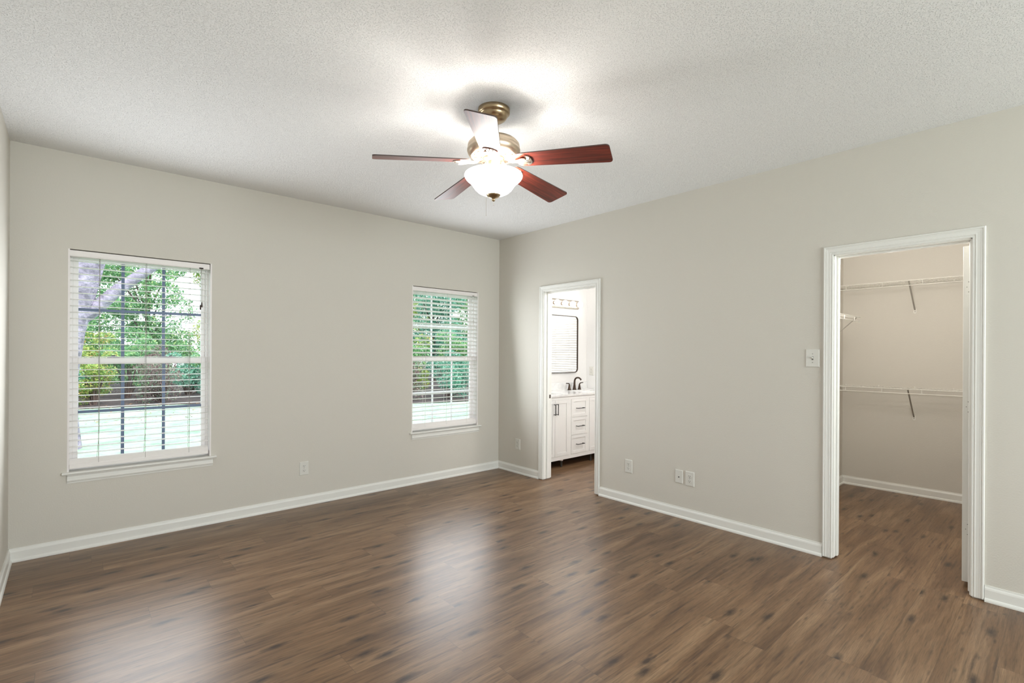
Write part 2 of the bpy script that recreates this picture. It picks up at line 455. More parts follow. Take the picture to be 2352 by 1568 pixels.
# doorways: casing, jamb, stop
CAS = [(0, 0), (0, 0.009), (0.003, 0.011), (0.008, 0.0115), (0.010, 0.0085), (0.013, 0.0085), (0.016, 0.0125), (0.022, 0.0115), (0.034, 0.0125), (0.041, 0.0145),
       (0.043, 0.0125), (0.046, 0.0125), (0.048, 0.0165), (0.054, 0.0165), (0.057, 0.013), (0.057, 0)]
def casing(y0, y1, z1, xf, sgn, lift=0.009):
    """three mitred sides round an opening y0<y1 on the plane x=xf"""
    rings = []
    for (yy, wy, zz, wz) in ((y0, -1, lift, 0), (y0, -1, z1, 1), (y1, 1, z1, 1), (y1, 1, lift, 0)):
        rings.append([(xf + sgn * d, yy + wy * w_, zz + wz * w_) for w_, d in CAS])
    return MB().loft(rings, True, True, False)
def doorway(name, yo, label):
    root = struct(empty(name, (0, (yo[0] + yo[1]) / 2, 0)), label)
    P = -(yo[0] + yo[1]) / 2
    y0, y1 = yo[0] + P, yo[1] + P
    casing(y0 + 0.006, y1 - 0.006, DZ - 0.006, 0.0, -1).build('door_casing', 'trim_white', root)
    casing(y0 + 0.006, y1 - 0.006, DZ - 0.006, WT + 0.004, 1).build('door_casing', 'trim_white', root)
    j = MB()
    j.box(0, WT + 0.004, y0, y0 + 0.012, 0.009, DZ).box(0, WT + 0.004, y1 - 0.012, y1, 0.009, DZ).box(0, WT + 0.004, y0, y1, DZ - 0.012, DZ)
    j.build('door_jamb', 'trim_white', root)
    s = MB(); a, c = 0.045, 0.078
    s.box(a, c, y0 + 0.012, y0 + 0.023, 0.011, DZ - 0.012).box(a, c, y1 - 0.023, y1 - 0.012, 0.011, DZ - 0.012).box(a, c, y0 + 0.023, y1 - 0.023, DZ - 0.023, DZ - 0.012)
    s.build('door_stop', 'trim_white', root, 0.003)
    return root, y0, y1
d1, y0, y1 = doorway('door_1', BY, 'white cased doorway to the bathroom, near the room corner')
tag(MB().box(0.088, 0.108, y1 - 0.0135, y1 - 0.0105, 0.885, 0.925).build('strike_plate', 'bronze_dark', d1), 'small dark strike plate on the jamb')
d2, y0, y1 = doorway('door_2', CY, 'white cased doorway to the walk-in closet')
# closet door swung open into the closet; only its hinge edge shows
slab = MB().box(0.142, 0.80, y0 + 0.026, y0 + 0.060, 0.03, 2.035).build('door_slab', 'trim_white', d2, 0.002)
for zc in (1.790, 1.075, 0.345):
    hb = MB()
    ys, yw, xx = y0 + 0.022, 0.031, 0.1415
    pts = []
    for (cy, cz, a0) in ((ys + yw - 0.012, zc + 0.033, 0), (ys + yw - 0.012, zc - 0.033, 1)):
        for k in range(5):
            a = PI / 2 - k * PI / 8 if a0 == 0 else -k * PI / 8
            pts.append((cy + 0.012 * math.cos(a), cz + 0.012 * math.sin(a)))
    pts = [(ys, zc + 0.045)] + pts + [(ys, zc - 0.045)]
    hb.loft([[(q, a, c) for a, c in pts] for q in (xx - 0.0022, xx + 0.001)], True, True, False)
    h = hb.build('hinge_leaf', 'trim_white', slab)
    sc = MB()
    for dy, dz in ((0.013, 0.030), (0.021, 0.0), (0.013, -0.030)):
        sc.ball((xx - 0.002, ys + dy, zc + dz), 0.0026, 8)
    sc.build('hinge_screws', 'screw_grey', slab)

# ------------------------------------------------------------------ windows
def window(name, x0, x1, label, muntin):
    xc = (x0 + x1) / 2; root = struct(empty(name, (xc, 0, WZ0)), label)
    hw = (x1 - x0) / 2; hh = WZ1 - WZ0
    l = MB().box(-hw, -hw + 0.010, -0.001, 0.075, 0, hh).box(hw - 0.010, hw, -0.001, 0.075, 0, hh)
    l.build('jamb_liner', 'vinyl_white', root)
    SILL = [(-0.14, -0.018), (0.026, -0.018), (0.031, -0.014), (0.033, -0.009), (0.031, -0.004), (0.026, 0), (-0.14, 0)]
    s = MB(); s.sweep(SILL, (-hw, 0, 0), (hw, 0, 0), (0, -1, 0), (0, 0, 1))
    EAR = [(0, -0.018), (0.026, -0.018), (0.031, -0.014), (0.033, -0.009), (0.031, -0.004), (0.026, 0), (0, 0)]
    s.sweep(EAR, (-hw - 0.026, 0, 0), (-hw, 0, 0), (0, -1, 0), (0, 0, 1)); s.sweep(EAR, (hw, 0, 0), (hw + 0.034, 0, 0), (0, -1, 0), (0, 0, 1))
    s.build('window_sill', 'trim_white', root)
    AP = [(0, -0.018), (0.014, -0.018), (0.014, -0.024), (0.010, -0.030), (0.011, -0.048), (0.014, -0.056), (0.012, -0.064), (0.006, -0.068), (0.005, -0.078), (0, -0.078)]
    MB().sweep(AP, (-hw, 0, 0), (hw + 0.012, 0, 0), (0, -1, 0), (0, 0, 1)).build('window_apron', 'trim_white', root)
    f = MB(); fw = 0.026
    def ring(b_, a0, a1, z0, z1, t, ya, yb, tb=None, tt=None):
        tb = t if tb is None else tb; tt = t if tt is None else tt
        b_.box(a0, a0 + t, ya, yb, z0, z1).box(a1 - t, a1, ya, yb, z0, z1)
        b_.box(a0 + t, a1 - t, ya, yb, z0, z0 + tb).box(a0 + t, a1 - t, ya, yb, z1 - tt, z1)
    ring(f, -hw, hw, 0, hh, fw, 0.075, 0.138)
    f.build('window_frame', 'vinyl_white', root, 0.002)
    MZ = 0.755
    us = MB(); ring(us, -hw + fw, hw - fw, MZ - 0.01, hh - fw, 0.030, 0.110, 0.132, 0.034, 0.030)
    u = us.build('upper_sash', 'vinyl_white', root, 0.002)
    ls = MB(); ring(ls, -hw + fw, hw - fw, fw, MZ + 0.03, 0.030, 0.084, 0.106, 0.036, 0.044)
    lo = ls.build('lower_sash', 'vinyl_white', root, 0.002)
    a0, a1 = -hw + 0.056, hw - 0.056
    for sash, yy, za, zb in ((u, 0.121, MZ + 0.024, hh - 0.056), (lo, 0.095, 0.062, MZ - 0.014)):
        g = MB().box(a0 - 0.004, a1 + 0.004, yy - 0.002, yy + 0.002, za - 0.004, zb + 0.004)
        g.build('glass_pane', 'window_glass', sash)
        q = MB()
        for k in (1, 2):
            xm = a0 + (a1 - a0) * k / 3; q.box(xm - 0.010, xm + 0.010, yy - 0.009, yy - 0.003, za, zb)
        zm = (za + zb) / 2; q.box(a0, a1, yy - 0.0095, yy - 0.0025, zm - 0.010, zm + 0.010)
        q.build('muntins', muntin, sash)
    for k in (-0.18, 0.17):
        lk = MB().box(k - 0.035, k + 0.035, 0.090, 0.108, MZ + 0.030, MZ + 0.036)
        lk.lathe([(0.0001, 0.012), (0.012, 0.012), (0.014, 0.006), (0.014, 0.0)], (k, 0.099, MZ + 0.036), 12)
        lk.build('sash_lock', 'lock_grey', root)
    return root
window('window_1', *W1, 'left double-hung window of the window wall, garden behind', 'muntin_backlit')
window('window_2', *W2, 'right double-hung window, near the room corner', 'muntin_white')

def blind(name, label, width, height, tilt, cord, tassel, group, pitch=0.0448):
    """local: hangs in XZ plane, room side is -Y, top at z=0"""
    root = tag(empty(name), label, 'window blind', group)
    hw = width / 2
    v = MB()
    v.box(-hw, hw, 0.004, 0.010, -0.046, -0.004)
    v.sweep([(0, 0), (0.004, 0.001), (0.004, 0.006), (0, 0.009)], (-hw, 0.004, -0.046), (hw, 0.004, -0.046), (0, -1, 0), (0, 0, 1))
    v.build('valance', 'blind_white', root)
    MB().box(-hw + 0.004, hw - 0.004, 0.014, 0.062, -0.048, -0.006).build('head_rail', 'blind_white', root)
    zb = -height + 0.030
    s = MB(); sw_ = 0.025 * pitch / 0.0448; z = -0.072; zs = []
    while z > zb + 0.058: zs.append(z); z -= pitch
    t = math.radians(tilt)
    for z in zs:
        top, bot = [], []
        for k in range(5):
            q = -1 + k * 0.5; yy = q * sw_; hz = 0.0022 * (1 - q * q)
            c, sn = math.cos(t), math.sin(t)
            top.append((yy * c + (hz + 0.0014) * sn, -yy * sn + (hz + 0.0014) * c)); bot.append((yy * c + (hz - 0.0014) * sn, -yy * sn + (hz - 0.0014) * c))
        prof = top + bot[::-1]
        s.loft([[(xx, 0.038 + a, z + b_) for a, b_ in prof] for xx in (-hw + 0.003, hw - 0.003)], True, True, False)
    s.build('slats', 'blind_white', root)
    br = MB().box(-hw + 0.002, hw - 0.002, 0.010, 0.062, zb - 0.014, zb + 0.014)
    br.build('bottom_rail', 'blind_white', root, 0.003)
    ex = MB()
    ex.loft([[(xx, 0.012 + 0.010 * k, zb + 0.017 + 0.034 * math.sin(k / 4 * PI / 2)) for k in range(5)] + [(xx, 0.012 + 0.010 * k, zb + 0.0145 + 0.033 * math.sin(k / 4 * PI / 2)) for k in range(4, -1, -1)] for xx in (-hw + 0.003, hw - 0.003)], True, True, False)
    ex.build('stacked_slat', 'blind_white', root)
    for xx in (-0.62 * hw, 0.02 * hw, 0.68 * hw):
        c = MB()
        for yy in (0.0115, 0.0645): c.tube([(xx, yy, -0.046), (xx, yy, zb + 0.010)], 0.0011, 5)
        c.tube([(xx + 0.004, 0.0105, -0.046), (xx + 0.003, 0.0105, zb + 0.25), (xx - 0.010 if xx < 0.1 else xx, 0.0105, zb + 0.05)], 0.0009, 5)
        c.build('ladder_cord', cord, root)
    lc = MB(); tx = 0.86 * hw
    for dx, zt in ((-0.006, -0.33), (0.004, -0.31)):
        lc.tube([(tx, 0.002, -0.040), (tx + dx, -0.002, -0.14), (tx + dx, -0.003, zt)], 0.0012, 5)
    lc.build('lift_cord', cord, root)
    for dx, zt in ((-0.006, -0.33), (0.004, -0.31)):
        MB().lathe([(0.0012, 0.002), (0.004, -0.004), (0.0062, -0.030), (0.004, -0.040), (0.0005, -0.041)], (tx + dx, -0.003, zt), 10).build('cord_tassel', tassel, root)
    MB().box(tx - 0.014, tx + 0.014, 0.000, 0.006, -0.046, -0.036).build('cord_lock', tassel, root)
    return root
b1 = blind('window_blind', 'white slatted blind with level open slats and brown tassels on the left window', 0.838, WZ1 - WZ0 - 0.004, 0, 'cord_backlit', 'tassel_brown', 'white slatted blinds')
b1.location = ((W1[0] + W1[1]) / 2 - 0.003, 0, WZ1 - 0.003)
b2 = blind('window_blind', 'white slatted blind with slightly tilted slats on the window by the corner', 0.848, WZ1 - WZ0 - 0.004, 14, 'tassel_white', 'tassel_white', 'white slatted blinds')
b2.location = ((W2[0] + W2[1]) / 2, 0, WZ1 - 0.003)

# bathroom window, seen only in the mirror
w3 = struct(empty('window_3', (BXR, (BW[0] + BW[1]) / 2, BWZ[0])), 'bathroom window reflected in the vanity mirror')
hy = (BW[1] - BW[0]) / 2; hz = BWZ[1] - BWZ[0]
MB().box(0.08, 0.14, -hy, -hy + 0.05, 0, hz).box(0.08, 0.14, hy - 0.05, hy, 0, hz).box(0.08, 0.14, -hy + 0.05, hy - 0.05, 0, 0.05).box(0.08, 0.14, -hy + 0.05, hy - 0.05, hz - 0.05, hz).build('window_frame', 'vinyl_white', w3)
MB().box(0.108, 0.112, -hy + 0.05, hy - 0.05, 0.05, hz - 0.05).build('glass_pane', 'window_glass', w3)
b3 = blind('window_blind', 'white blind with half-closed slats reflected in the bathroom mirror', hy * 2 - 0.02, hz - 0.004, 56, 'tassel_white', 'tassel_brown', 'white slatted blinds', 0.035)
b3.location = (BXR, (BW[0] + BW[1]) / 2, BWZ[1] - 0.002); b3.rotation_euler = (0, 0, -PI / 2)

# rear window added behind the camera to hold the fill light: frame and pane
w4 = struct(empty('added_window_4', ((RX[0] + RX[1]) / 2, YB, RZ[0])), 'added wide rear window behind the camera, for fill light')
hw = (RX[1] - RX[0]) / 2; hz = RZ[1] - RZ[0]
f = MB().box(-hw, -hw + 0.05, -0.11, -0.04, 0, hz).box(hw - 0.05, hw, -0.11, -0.04, 0, hz).box(-hw + 0.05, hw - 0.05, -0.11, -0.04, 0, 0.05).box(-hw + 0.05, hw - 0.05, -0.11, -0.04, hz - 0.05, hz).box(-0.03, 0.03, -0.11, -0.04, 0.05, hz - 0.05)
f.build('window_frame', 'vinyl_white', w4)
MB().box(-hw + 0.05, hw - 0.05, -0.077, -0.073, 0.05, hz - 0.05).build('glass_pane', 'window_glass', w4)

# ------------------------------------------------------------------ ceiling fan
FX, FY = -2.096, -2.432
fan = tag(empty('ceiling_fan', (FX, FY, H)), 'five-blade ceiling fan with cherry blades and lit white glass bowl', 'ceiling fan')
def Z(z): return z - H
lath = lambda prof, seg=56: MB().lathe([(r, Z(z)) for r, z in prof], (0, 0, 0), seg)
lath([(0.0885, 2.743), (0.0895, 2.738), (0.089, 2.718), (0.083, 2.713), (0.079, 2.712), (0.077, 2.704), (0.068, 2.689), (0.052, 2.677), (0.032, 2.671), (0.016, 2.670), (0.0005, 2.670)]).build('canopy', 'antique_brass', fan)
MB().tube([(0, 0, Z(2.675)), (0, 0, Z(2.580))], 0.0135, 20).build('downrod', 'antique_brass', fan)
motor = lath([(0.0005, 2.598), (0.022, 2.598), (0.026, 2.590), (0.050, 2.582), (0.100, 2.572), (0.130, 2.560), (0.1435, 2.545), (0.146, 2.528), (0.1435, 2.520), (0.1485, 2.516), (0.149, 2.508), (0.143, 2.492),
              (0.130, 2.478), (0.122, 2.474), (0.118, 2.477), (0.112, 2.478), (0.060, 2.474), (0.056, 2.468), (0.0005, 2.468)]).build('motor_housing', 'champagne_metal', fan)
vents = MB()
for k in range(15):
    a = 2 * PI * (k + 0.5) / 15
    ca, sa = math.cos(a), math.sin(a)
    def P(r, t, z): return (r * ca - t * sa, r * sa + t * ca, Z(z))
    ring = lambda z, e: [P(0.072 - e, 0, z), P(0.088, 0.007 + e, z), P(0.108 + e, 0.009 + e, z), P(0.112 + e, 0, z), P(0.108 + e, -0.009 - e, z), P(0.088, -0.007 - e, z)]
    vents.loft([ring(2.480, 0.002), ring(2.4735, 0.0)], True, True, False)
vents.build('vent_ribs', 'brushed_nickel', motor)
lath([(0.058, 2.470), (0.060, 2.462), (0.052, 2.455), (0.046, 2.450), (0.044, 2.440), (0.044, 2.372), (0.036, 2.362), (0.020, 2.358), (0.0005, 2.358)]).build('light_fitter', 'champagne_metal', fan)
# glass bowl, open at the top
outer = [(0.1575, 2.3765), (0.1605, 2.376), (0.1620, 2.372), (0.1610, 2.364), (0.155, 2.354), (0.143, 2.343), (0.1315, 2.334), (0.1220, 2.323), (0.1135, 2.310), (0.1025, 2.295), (0.0875, 2.2815), (0.067, 2.271), (0.040, 2.264), (0.0005, 2.262)]
inner = [(max(r - 0.004, 0.0005), z + 0.003) for r, z in outer[::-1]]
bowl = lath(outer + inner).build('glass_bowl', 'frosted_bowl', fan)
lath([(0.0005, 2.272), (0.040, 2.271), (0.041, 2.265), (0.036, 2.257), (0.024, 2.249), (0.011, 2.245), (0.007, 2.243), (0.007, 2.2405), (0.0095, 2.238), (0.0095, 2.233), (0.006, 2.229), (0.0025, 2.2275), (0.0005, 2.227)], 28).build('finial', 'antique_brass', bowl)
ch = MB().tube([(-0.034, 0.020, Z(2.40)), (-0.036, 0.021, Z(2.24)), (-0.036, 0.021, Z(2.148))], 0.0009, 5); ch.ball((-0.036, 0.021, Z(2.148)), 0.0022, 8)
ch.build('pull_chain', 'brushed_nickel', fan)
ch = MB().tube([(0.001, 0, Z(2.228)), (0.001, 0, Z(2.208))], 0.0008, 5); ch.ball((0.001, 0, Z(2.207)), 0.002, 8)
ch.build('pull_chain', 'brushed_nickel', fan)

PH, PITCH, BZ, DROOP = -62.63, -13.5, 2.4515, 3.8
def blade_mesh():
    out = []
    r0, r1, w0, w1, cr = 0.132, 0.656, 0.056, 0.0745, 0.020
    for k in range(9):                                           # rounded root
        a = PI / 2 + PI * k / 8; out.append((r0 + 0.030 + 0.030 * math.cos(a), w0 * math.sin(a)))
    for k in range(6):
        a = -PI / 2 + PI / 2 * k / 5; out.append((r1 - cr + cr * math.cos(a), -w1 + cr + cr * math.sin(a)))
    for k in range(6):
        a = PI / 2 * k / 5; out.append((r1 - cr + cr * math.cos(a), w1 - cr + cr * math.sin(a)))
    return MB().loft([[(x_, y_, zz) for x_, y_ in out] for zz in (0.003, -0.003)], True, True, False)
def arm_mesh():
    a = MB()
    def sec(r, hw_, zc, th): return [(r, -hw_, zc - th), (r, hw_, zc - th), (r, hw_ * 0.8, zc + th), (r, -hw_ * 0.8, zc + th)]
    secs = []
    for r, hw_, zc in ((0.070, 0.018, 0.016), (0.080, 0.0165, 0.006), (0.092, 0.0135, -0.004), (0.108, 0.0115, -0.0085), (0.128, 0.0125, -0.009), (0.146, 0.020, -0.0085), (0.163, 0.031, -0.0085), (0.180, 0.039, -0.008), (0.196, 0.038, -0.0075)):
        secs.append(sec(r, hw_, zc, 0.0042))
    a.loft(secs, True, True, False)
    return a
def medal_mesh():
    # crescent end-plate with a raised fan pattern
    a = MB(); pts = []
    for k in range(13):
        t = -PI / 2 + PI * k / 12; pts.append((0.194 + 0.034 * math.cos(t), 0.043 * math.sin(t)))
    a.loft([[(x_, y_, zz) for x_, y_ in pts] for zz in (-0.0035, -0.0095)], True, True, False)
    for k in range(3):
        t = -0.55 + 0.55 * k
        p0 = (0.194, 0.010 * (k - 1), -0.0115); p1 = (0.194 + 0.028 * math.cos(t), 0.034 * math.sin(t), -0.0115)
        a.tube([p0, p1], 0.0035, 6)
    return a
protos = None
for i in range(5):
    a = math.radians(PH + 72 * i)
    if protos is None:
        bl = blade_mesh().build('blade', 'cherry_wood', fan, 0.0012)
        bl.data.materials.append(MATS['tassel_brown'])          # dark painted edge of the board
        for p in bl.data.polygons: p.material_index = 1 if abs(p.normal.z) < 0.5 else 0
        ar = arm_mesh().build('blade_arm', 'champagne_metal', fan, 0.002)
        md = medal_mesh().build('arm_plate', 'brushed_nickel', ar, 0.001)
        protos = (bl, ar, md)
    else:
        bl = protos[0].copy(); COL.objects.link(bl)
        ar = protos[1].copy(); COL.objects.link(ar); md = protos[2].copy(); COL.objects.link(md); md.parent = ar
    droop = Matrix.Rotation(a, 3, 'Z') @ Matrix.Rotation(math.radians(DROOP), 3, 'Y')
    bl.location = (0, 0, Z(BZ)); bl.rotation_euler = (droop @ Matrix.Rotation(math.radians(PITCH), 3, 'X')).to_euler()
    ar.location = (0, 0, Z(BZ)); ar.rotation_euler = droop.to_euler()
    md.rotation_euler = (math.radians(PITCH), 0, 0)
for k in range(3):
    a = 0.5 + 2 * PI * k / 3
    fl = lamp('fan_bulb_light', 'POINT', (0.068 * math.cos(a), 0.068 * math.sin(a), Z(2.335)), 4.0, (1.0, 0.95, 0.88), radius=0.035); fl.parent = fan

# ------------------------------------------------------------------ outlets and switch
def plate(w_, h_):
    """bevelled wall plate, back on y=0, front towards -y"""
    e = 0.004
    r1 = [(-w_ / 2, 0, -h_ / 2), (w_ / 2, 0, -h_ / 2), (w_ / 2, 0, h_ / 2), (-w_ / 2, 0, h_ / 2)]
    f1 = lambda d, q: [(x_ * (1 - 2 * q / w_), -d, z_ * (1 - 2 * q / h_)) for x_, _, z_ in r1]
    return MB().loft([r1, f1(0.003, 0), f1(0.0065, e)], True, True, False)
def outlet(label):
    root = tag(empty('wall_outlet'), label, 'outlet', 'white duplex wall outlets')
    plate(0.079, 0.121).build('cover_plate', 'plate_white', root)
    for zc in (0.0205, -0.0205):
        r = MB(); pts = [(0.0172 * math.cos(t), max(-0.0135, min(0.0135, 0.0172 * math.sin(t)))) for t in [2 * PI * k / 24 for k in range(24)]]
        r.loft([[(x_, -0.0055, zc + z_) for x_, z_ in pts], [(x_, -0.0085, zc + z_) for x_, z_ in pts]], True, True, False)
        rc = r.build('receptacle', 'plate_white', root)
        s = MB().box(-0.0078, -0.0052, -0.0092, -0.008, zc + 0.000, zc + 0.009).box(0.0052, 0.0078, -0.0092, -0.008, zc + 0.001, zc + 0.008)
        s.tube([(0, -0.0092, zc - 0.0065), (0, -0.0078, zc - 0.0065)], 0.0029, 10)
        s.build('socket_slots', 'slot_dark', rc)
    MB().tube([(0, -0.0075, 0), (0, -0.006, 0)], 0.0026, 10).build('screw', 'screw_grey', root)
    return root
o1 = outlet('white outlet low on the window wall between the two windows')
o1.location = (-2.287, 0, 0.335)
for y_, z_, lab in ((-0.348, 0.333, 'white outlet between the room corner and the bathroom doorway'), (-1.872, 0.343, 'white outlet just right of the bathroom doorway'),
                    (-2.478, 0.342, 'white outlet beside the round-holed cable plate')):
    o = copy_tree(o1); o.location = (0, y_, z_); o.rotation_euler = (0, 0, -PI / 2); o['label'] = lab
o = copy_tree(o1); o.location = (BXR, -0.035, 1.135); o.rotation_euler = (0, 0, -PI / 2); o['label'] = 'white outlet above the bathroom counter, right of the mirror'
cp = tag(empty('cable_plate', (0, -2.380, 0.345), -PI / 2), 'white cable jack plate with one round hole in the right wall', 'wall plate')
plate(0.069, 0.112).build('cover_plate', 'plate_white', cp)
MB().tube([(0, -0.0095, -0.004), (0, -0.006, -0.004)], 0.0052, 12).build('cable_jack', 'slot_dark', cp)
sw = tag(empty('light_switch', (0, -3.389, 1.357), -PI / 2), 'white toggle light switch left of the closet doorway', 'light switch')
plate(0.085, 0.124).build('cover_plate', 'plate_white', sw)
MB().box(-0.005, 0.005, -0.0072, -0.006, -0.012, 0.012).build('toggle_slot', 'slot_dark', sw)
tg = MB(); tg.loft([[(-0.0042, -0.006, -0.007), (0.0042, -0.006, -0.007), (0.0042, -0.006, 0.007), (-0.0042, -0.006, 0.007)], [(-0.0036, -0.018, 0.002), (0.0036, -0.018, 0.002), (0.0036, -0.017, 0.010), (-0.0036, -0.017, 0.010)]], True, True, False)
tg.build('toggle', 'plate_white', sw)
for zz in (0.030, -0.030): MB().tube([(0, -0.0078, zz), (0, -0.006, zz)], 0.0027, 10).build('screw', 'screw_grey', sw)

# ------------------------------------------------------------------ closet wire shelves
def wire_shelf(label, length, drop, braces, blen):
    """local: back on y=0, front at y=-0.305, runs along +x, deck at z=0"""
    root = tag(empty('wire_shelf'), label, 'shelf', 'white wire closet shelves')
    d = MB(); D = 0.305
    for yy, r in ((-0.004, 0.0032), (-0.115, 0.0028), (-0.225, 0.0028)): d.tube([(0, yy, -0.003), (length, yy, -0.003)], r, 6)
    n = int(length / 0.0254)
    for k in range(n + 1): xx = min(0.004 + k * 0.0254, length - 0.002); d.tube([(xx, -0.004, 0.001), (xx, -D, 0.001)], 0.0014, 4, True, False)
    d.build('wire_deck', 'shelf_wire', root)
    l = MB(); l.tube([(0, -D, 0), (length, -D, 0)], 0.0038, 8); l.tube([(0, -D, -drop), (length, -D, -drop)], 0.0036, 8)
    xx = 0.10
    while xx < length: l.tube([(xx, -D, 0), (xx, -D, -drop)], 0.0032 if drop < .045 else 0.0022, 6); xx += 0.305
    l.build('front_lip', 'shelf_wire', root)
    for bx in braces:
        b_ = MB()
        p0 = Vector((bx, -D + 0.012, -0.006)); p1 = Vector((bx, -0.010, -blen))
        b_.sweep([(-0.006, -0.003), (0.006, -0.003), (0.006, 0.003), (-0.006, 0.003)], p0, p1, (1, 0, 0), (0, 0.7, 0.7))
        br = b_.build('support_brace', 'brace_metal', root)
        pl = MB(); pl.loft([[(bx - 0.012, yy, -blen + 0.012), (bx + 0.012, yy, -blen + 0.012), (bx + 0.012, yy, -blen - 0.026), (bx + 0.006, yy, -blen - 0.034), (bx - 0.006, yy, -blen - 0.034), (bx - 0.012, yy, -blen - 0.026)] for yy in (0, -0.004)], True, True, False)
        pl.build('brace_foot', 'shelf_wire', br)
        MB().ball((bx, -0.005, -blen - 0.016), 0.004, 8).build('brace_screw', 'screw_grey', br)
    xx = 0.03; clip = None
    while xx < length:
        if clip is None: clip = c_ = MB().box(-0.006, 0.006, -0.013, 0, -0.006, 0.012).build('wall_clip', 'shelf_wire', root)
        else: c_ = clip.copy(); COL.objects.link(c_)
        c_.location = (xx, 0, 0); xx += 0.29
    return root
Ls = CYL - CYR - 0.02
# on the far wall: local x runs towards -Y, front towards -X
s1 = wire_shelf('upper white wire shelf on the closet back wall', Ls, 0.046, (0.608, 1.6), 0.262); s1.location = (CXF, CYL - 0.005, 2.090); s1.rotation_euler = (0, 0, -PI / 2)
s2 = wire_shelf('lower white wire shelf on the closet back wall', Ls, 0.041, (0.605, 1.6), 0.285); s2.location = (CXF, CYL - 0.005, 1.059); s2.rotation_euler = (0, 0, -PI / 2)
s3 = wire_shelf('short white wire shelf ending in mid air on the left closet wall', 1.50, 0.042, (1.44,), 0.275); s3.location = (0.24, CYL, 1.740)
lamp('assumed_closet_light', 'POINT', (0.45, -3.75, 2.12), 21, (1.0, 0.97, 0.92), radius=0.10)  # assumed lamp with no fixture, set below the ceiling to brighten the lower wall

# ------------------------------------------------------------------ bathroom vanity
VX0, VX1, VF, VZ0, VZ1 = 0.16, 1.62, -0.505, 0.097, 0.860
van = tag(empty('vanity_cabinet', ((VX0 + VX1) / 2, (VF + BYB) / 2, 0)), 'white shaker bathroom vanity cabinet with black pulls', 'vanity')
ox, oy = van.location.x, van.location.y
def vb(): return MB()
c = MB().box(VX0 - ox, VX1 - ox, VF + 0.020 - oy, BYB - 0.004 - oy, VZ0, VZ1); c.build('cabinet_body', 'cabinet_white', van)
# face frame
fr = MB(); y0_, y1_ = VF + 0.0035 - oy, VF + 0.020 - oy
def fb(a, c_, z0, z1): fr.box(a - ox, c_ - ox, y0_, y1_, z0, z1)
fb(VX0, VX1, 0.822, VZ1); fb(VX0, VX1, VZ0, 0.142)
for a, c_ in ((VX0, 0.206), (0.704, 0.744), (1.051, 1.088), (1.584, VX1)): fb(a, c_, 0.142, 0.822)
fb(0.744, 1.051, 0.588, 0.594); fb(0.744, 1.051, 0.370, 0.376)
fr.build('face_frame', 'cabinet_white', van)
def shaker(name, a, c_, z0, z1, rail=0.042):
    g = 0.002; a, c_, z0, z1 = a + g - ox, c_ - g - ox, z0 + g, z1 - g
    f0, f1, f2 = VF - oy, VF + 0.019 - oy, VF + 0.007 - oy
    m_ = MB().box(a, a + rail, f0, f1, z0, z1).box(c_ - rail, c_, f0, f1, z0, z1).box(a + rail, c_ - rail, f0, f1, z0, z0 + rail).box(a + rail, c_ - rail, f0, f1, z1 - rail, z1)
    m_.box(a + rail, c_ - rail, f2, f1, z0 + rail, z1 - rail)
    return m_.build(name, 'cabinet_white', van, 0.0012)
def pull(p0, p1, par):
    p0, p1 = Vector(p0), Vector(p1); out = Vector((0, -0.032, 0)); m_ = MB()
    ax = (p1 - p0).normalized()
    m_.tube([p0 - ax * 0.006 + out, p1 + ax * 0.006 + out], 0.0048, 8); m_.tube([p0 + Vector((0, 0.002, 0)), p0 + out], 0.0042, 8); m_.tube([p1 + Vector((0, 0.002, 0)), p1 + out], 0.0042, 8)
    return tag(m_.build('pull', 'pull_black', par), 'black bar pull')
fy_ = VF - oy
for a, c_, hx in ((0.206, 0.455, 0.432), (0.455, 0.704, 0.478), (1.088, 1.336, 1.313), (1.336, 1.584, 1.359)):
    d = shaker('cabinet_door', a, c_, 0.142, 0.822); pull((hx - ox, fy_, 0.652), (hx - ox, fy_, 0.772), d)
for z0, z1, hz_ in ((0.594, 0.822, 0.703), (0.376, 0.588, 0.482), (0.142, 0.370, 0.258)):
    d = shaker('drawer_front', 0.744, 1.051, z0, z1, 0.036); pull((0.836 - ox, fy_, hz_), (0.960 - ox, fy_, hz_), d)
for xx in (VX0 + 0.04, 0.615, 1.17, VX1 - 0.04):
    for yy in (VF + 0.045, BYB - 0.06):
        MB().tube([(xx - ox, yy - oy, 0), (xx - ox, yy - oy, VZ0 + 0.002)], 0.012 if yy < -0.2 else 0.014, 12).build('leveling_leg', 'slot_dark' , van)
MB().box(0.600 - ox, 0.632 - ox, VF + 0.03 - oy, VF + 0.06 - oy, 0.075, VZ0 + 0.001).build('leg_bracket', 'cabinet_white', van)

# counter with two undermount basins
ctop = tag(empty('vanity_countertop', (0.89, -0.23, VZ1)), 'white veined marble countertop on the vanity cabinet', 'countertop')
cx0, cx1, cy0, cy1 = 0.124 - 0.89, 1.695 - 0.89, VF - 0.012 + 0.23, BYB - 0.002 + 0.23
sl = MB(); T = 0.022; bx = []
ys0, ys1 = -0.43 + 0.23, -0.11 + 0.23
for xc_ in (0.455, 1.336): bx.append((xc_ - 0.235 - 0.89, xc_ + 0.235 - 0.89))
sl.box(cx0, cx1, cy0, ys0, 0, T).box(cx0, cx1, ys1, cy1, 0, T).box(cx0, bx[0][0], ys0, ys1, 0, T).box(bx[0][1], bx[1][0], ys0, ys1, 0, T).box(bx[1][1], cx1, ys0, ys1, 0, T)
sl.build('counter_slab', 'white_marble', ctop)
MB().box(cx0, cx1, cy1 - 0.020, cy1, T, T + 0.100).build('backsplash', 'white_marble', ctop, 0.002)
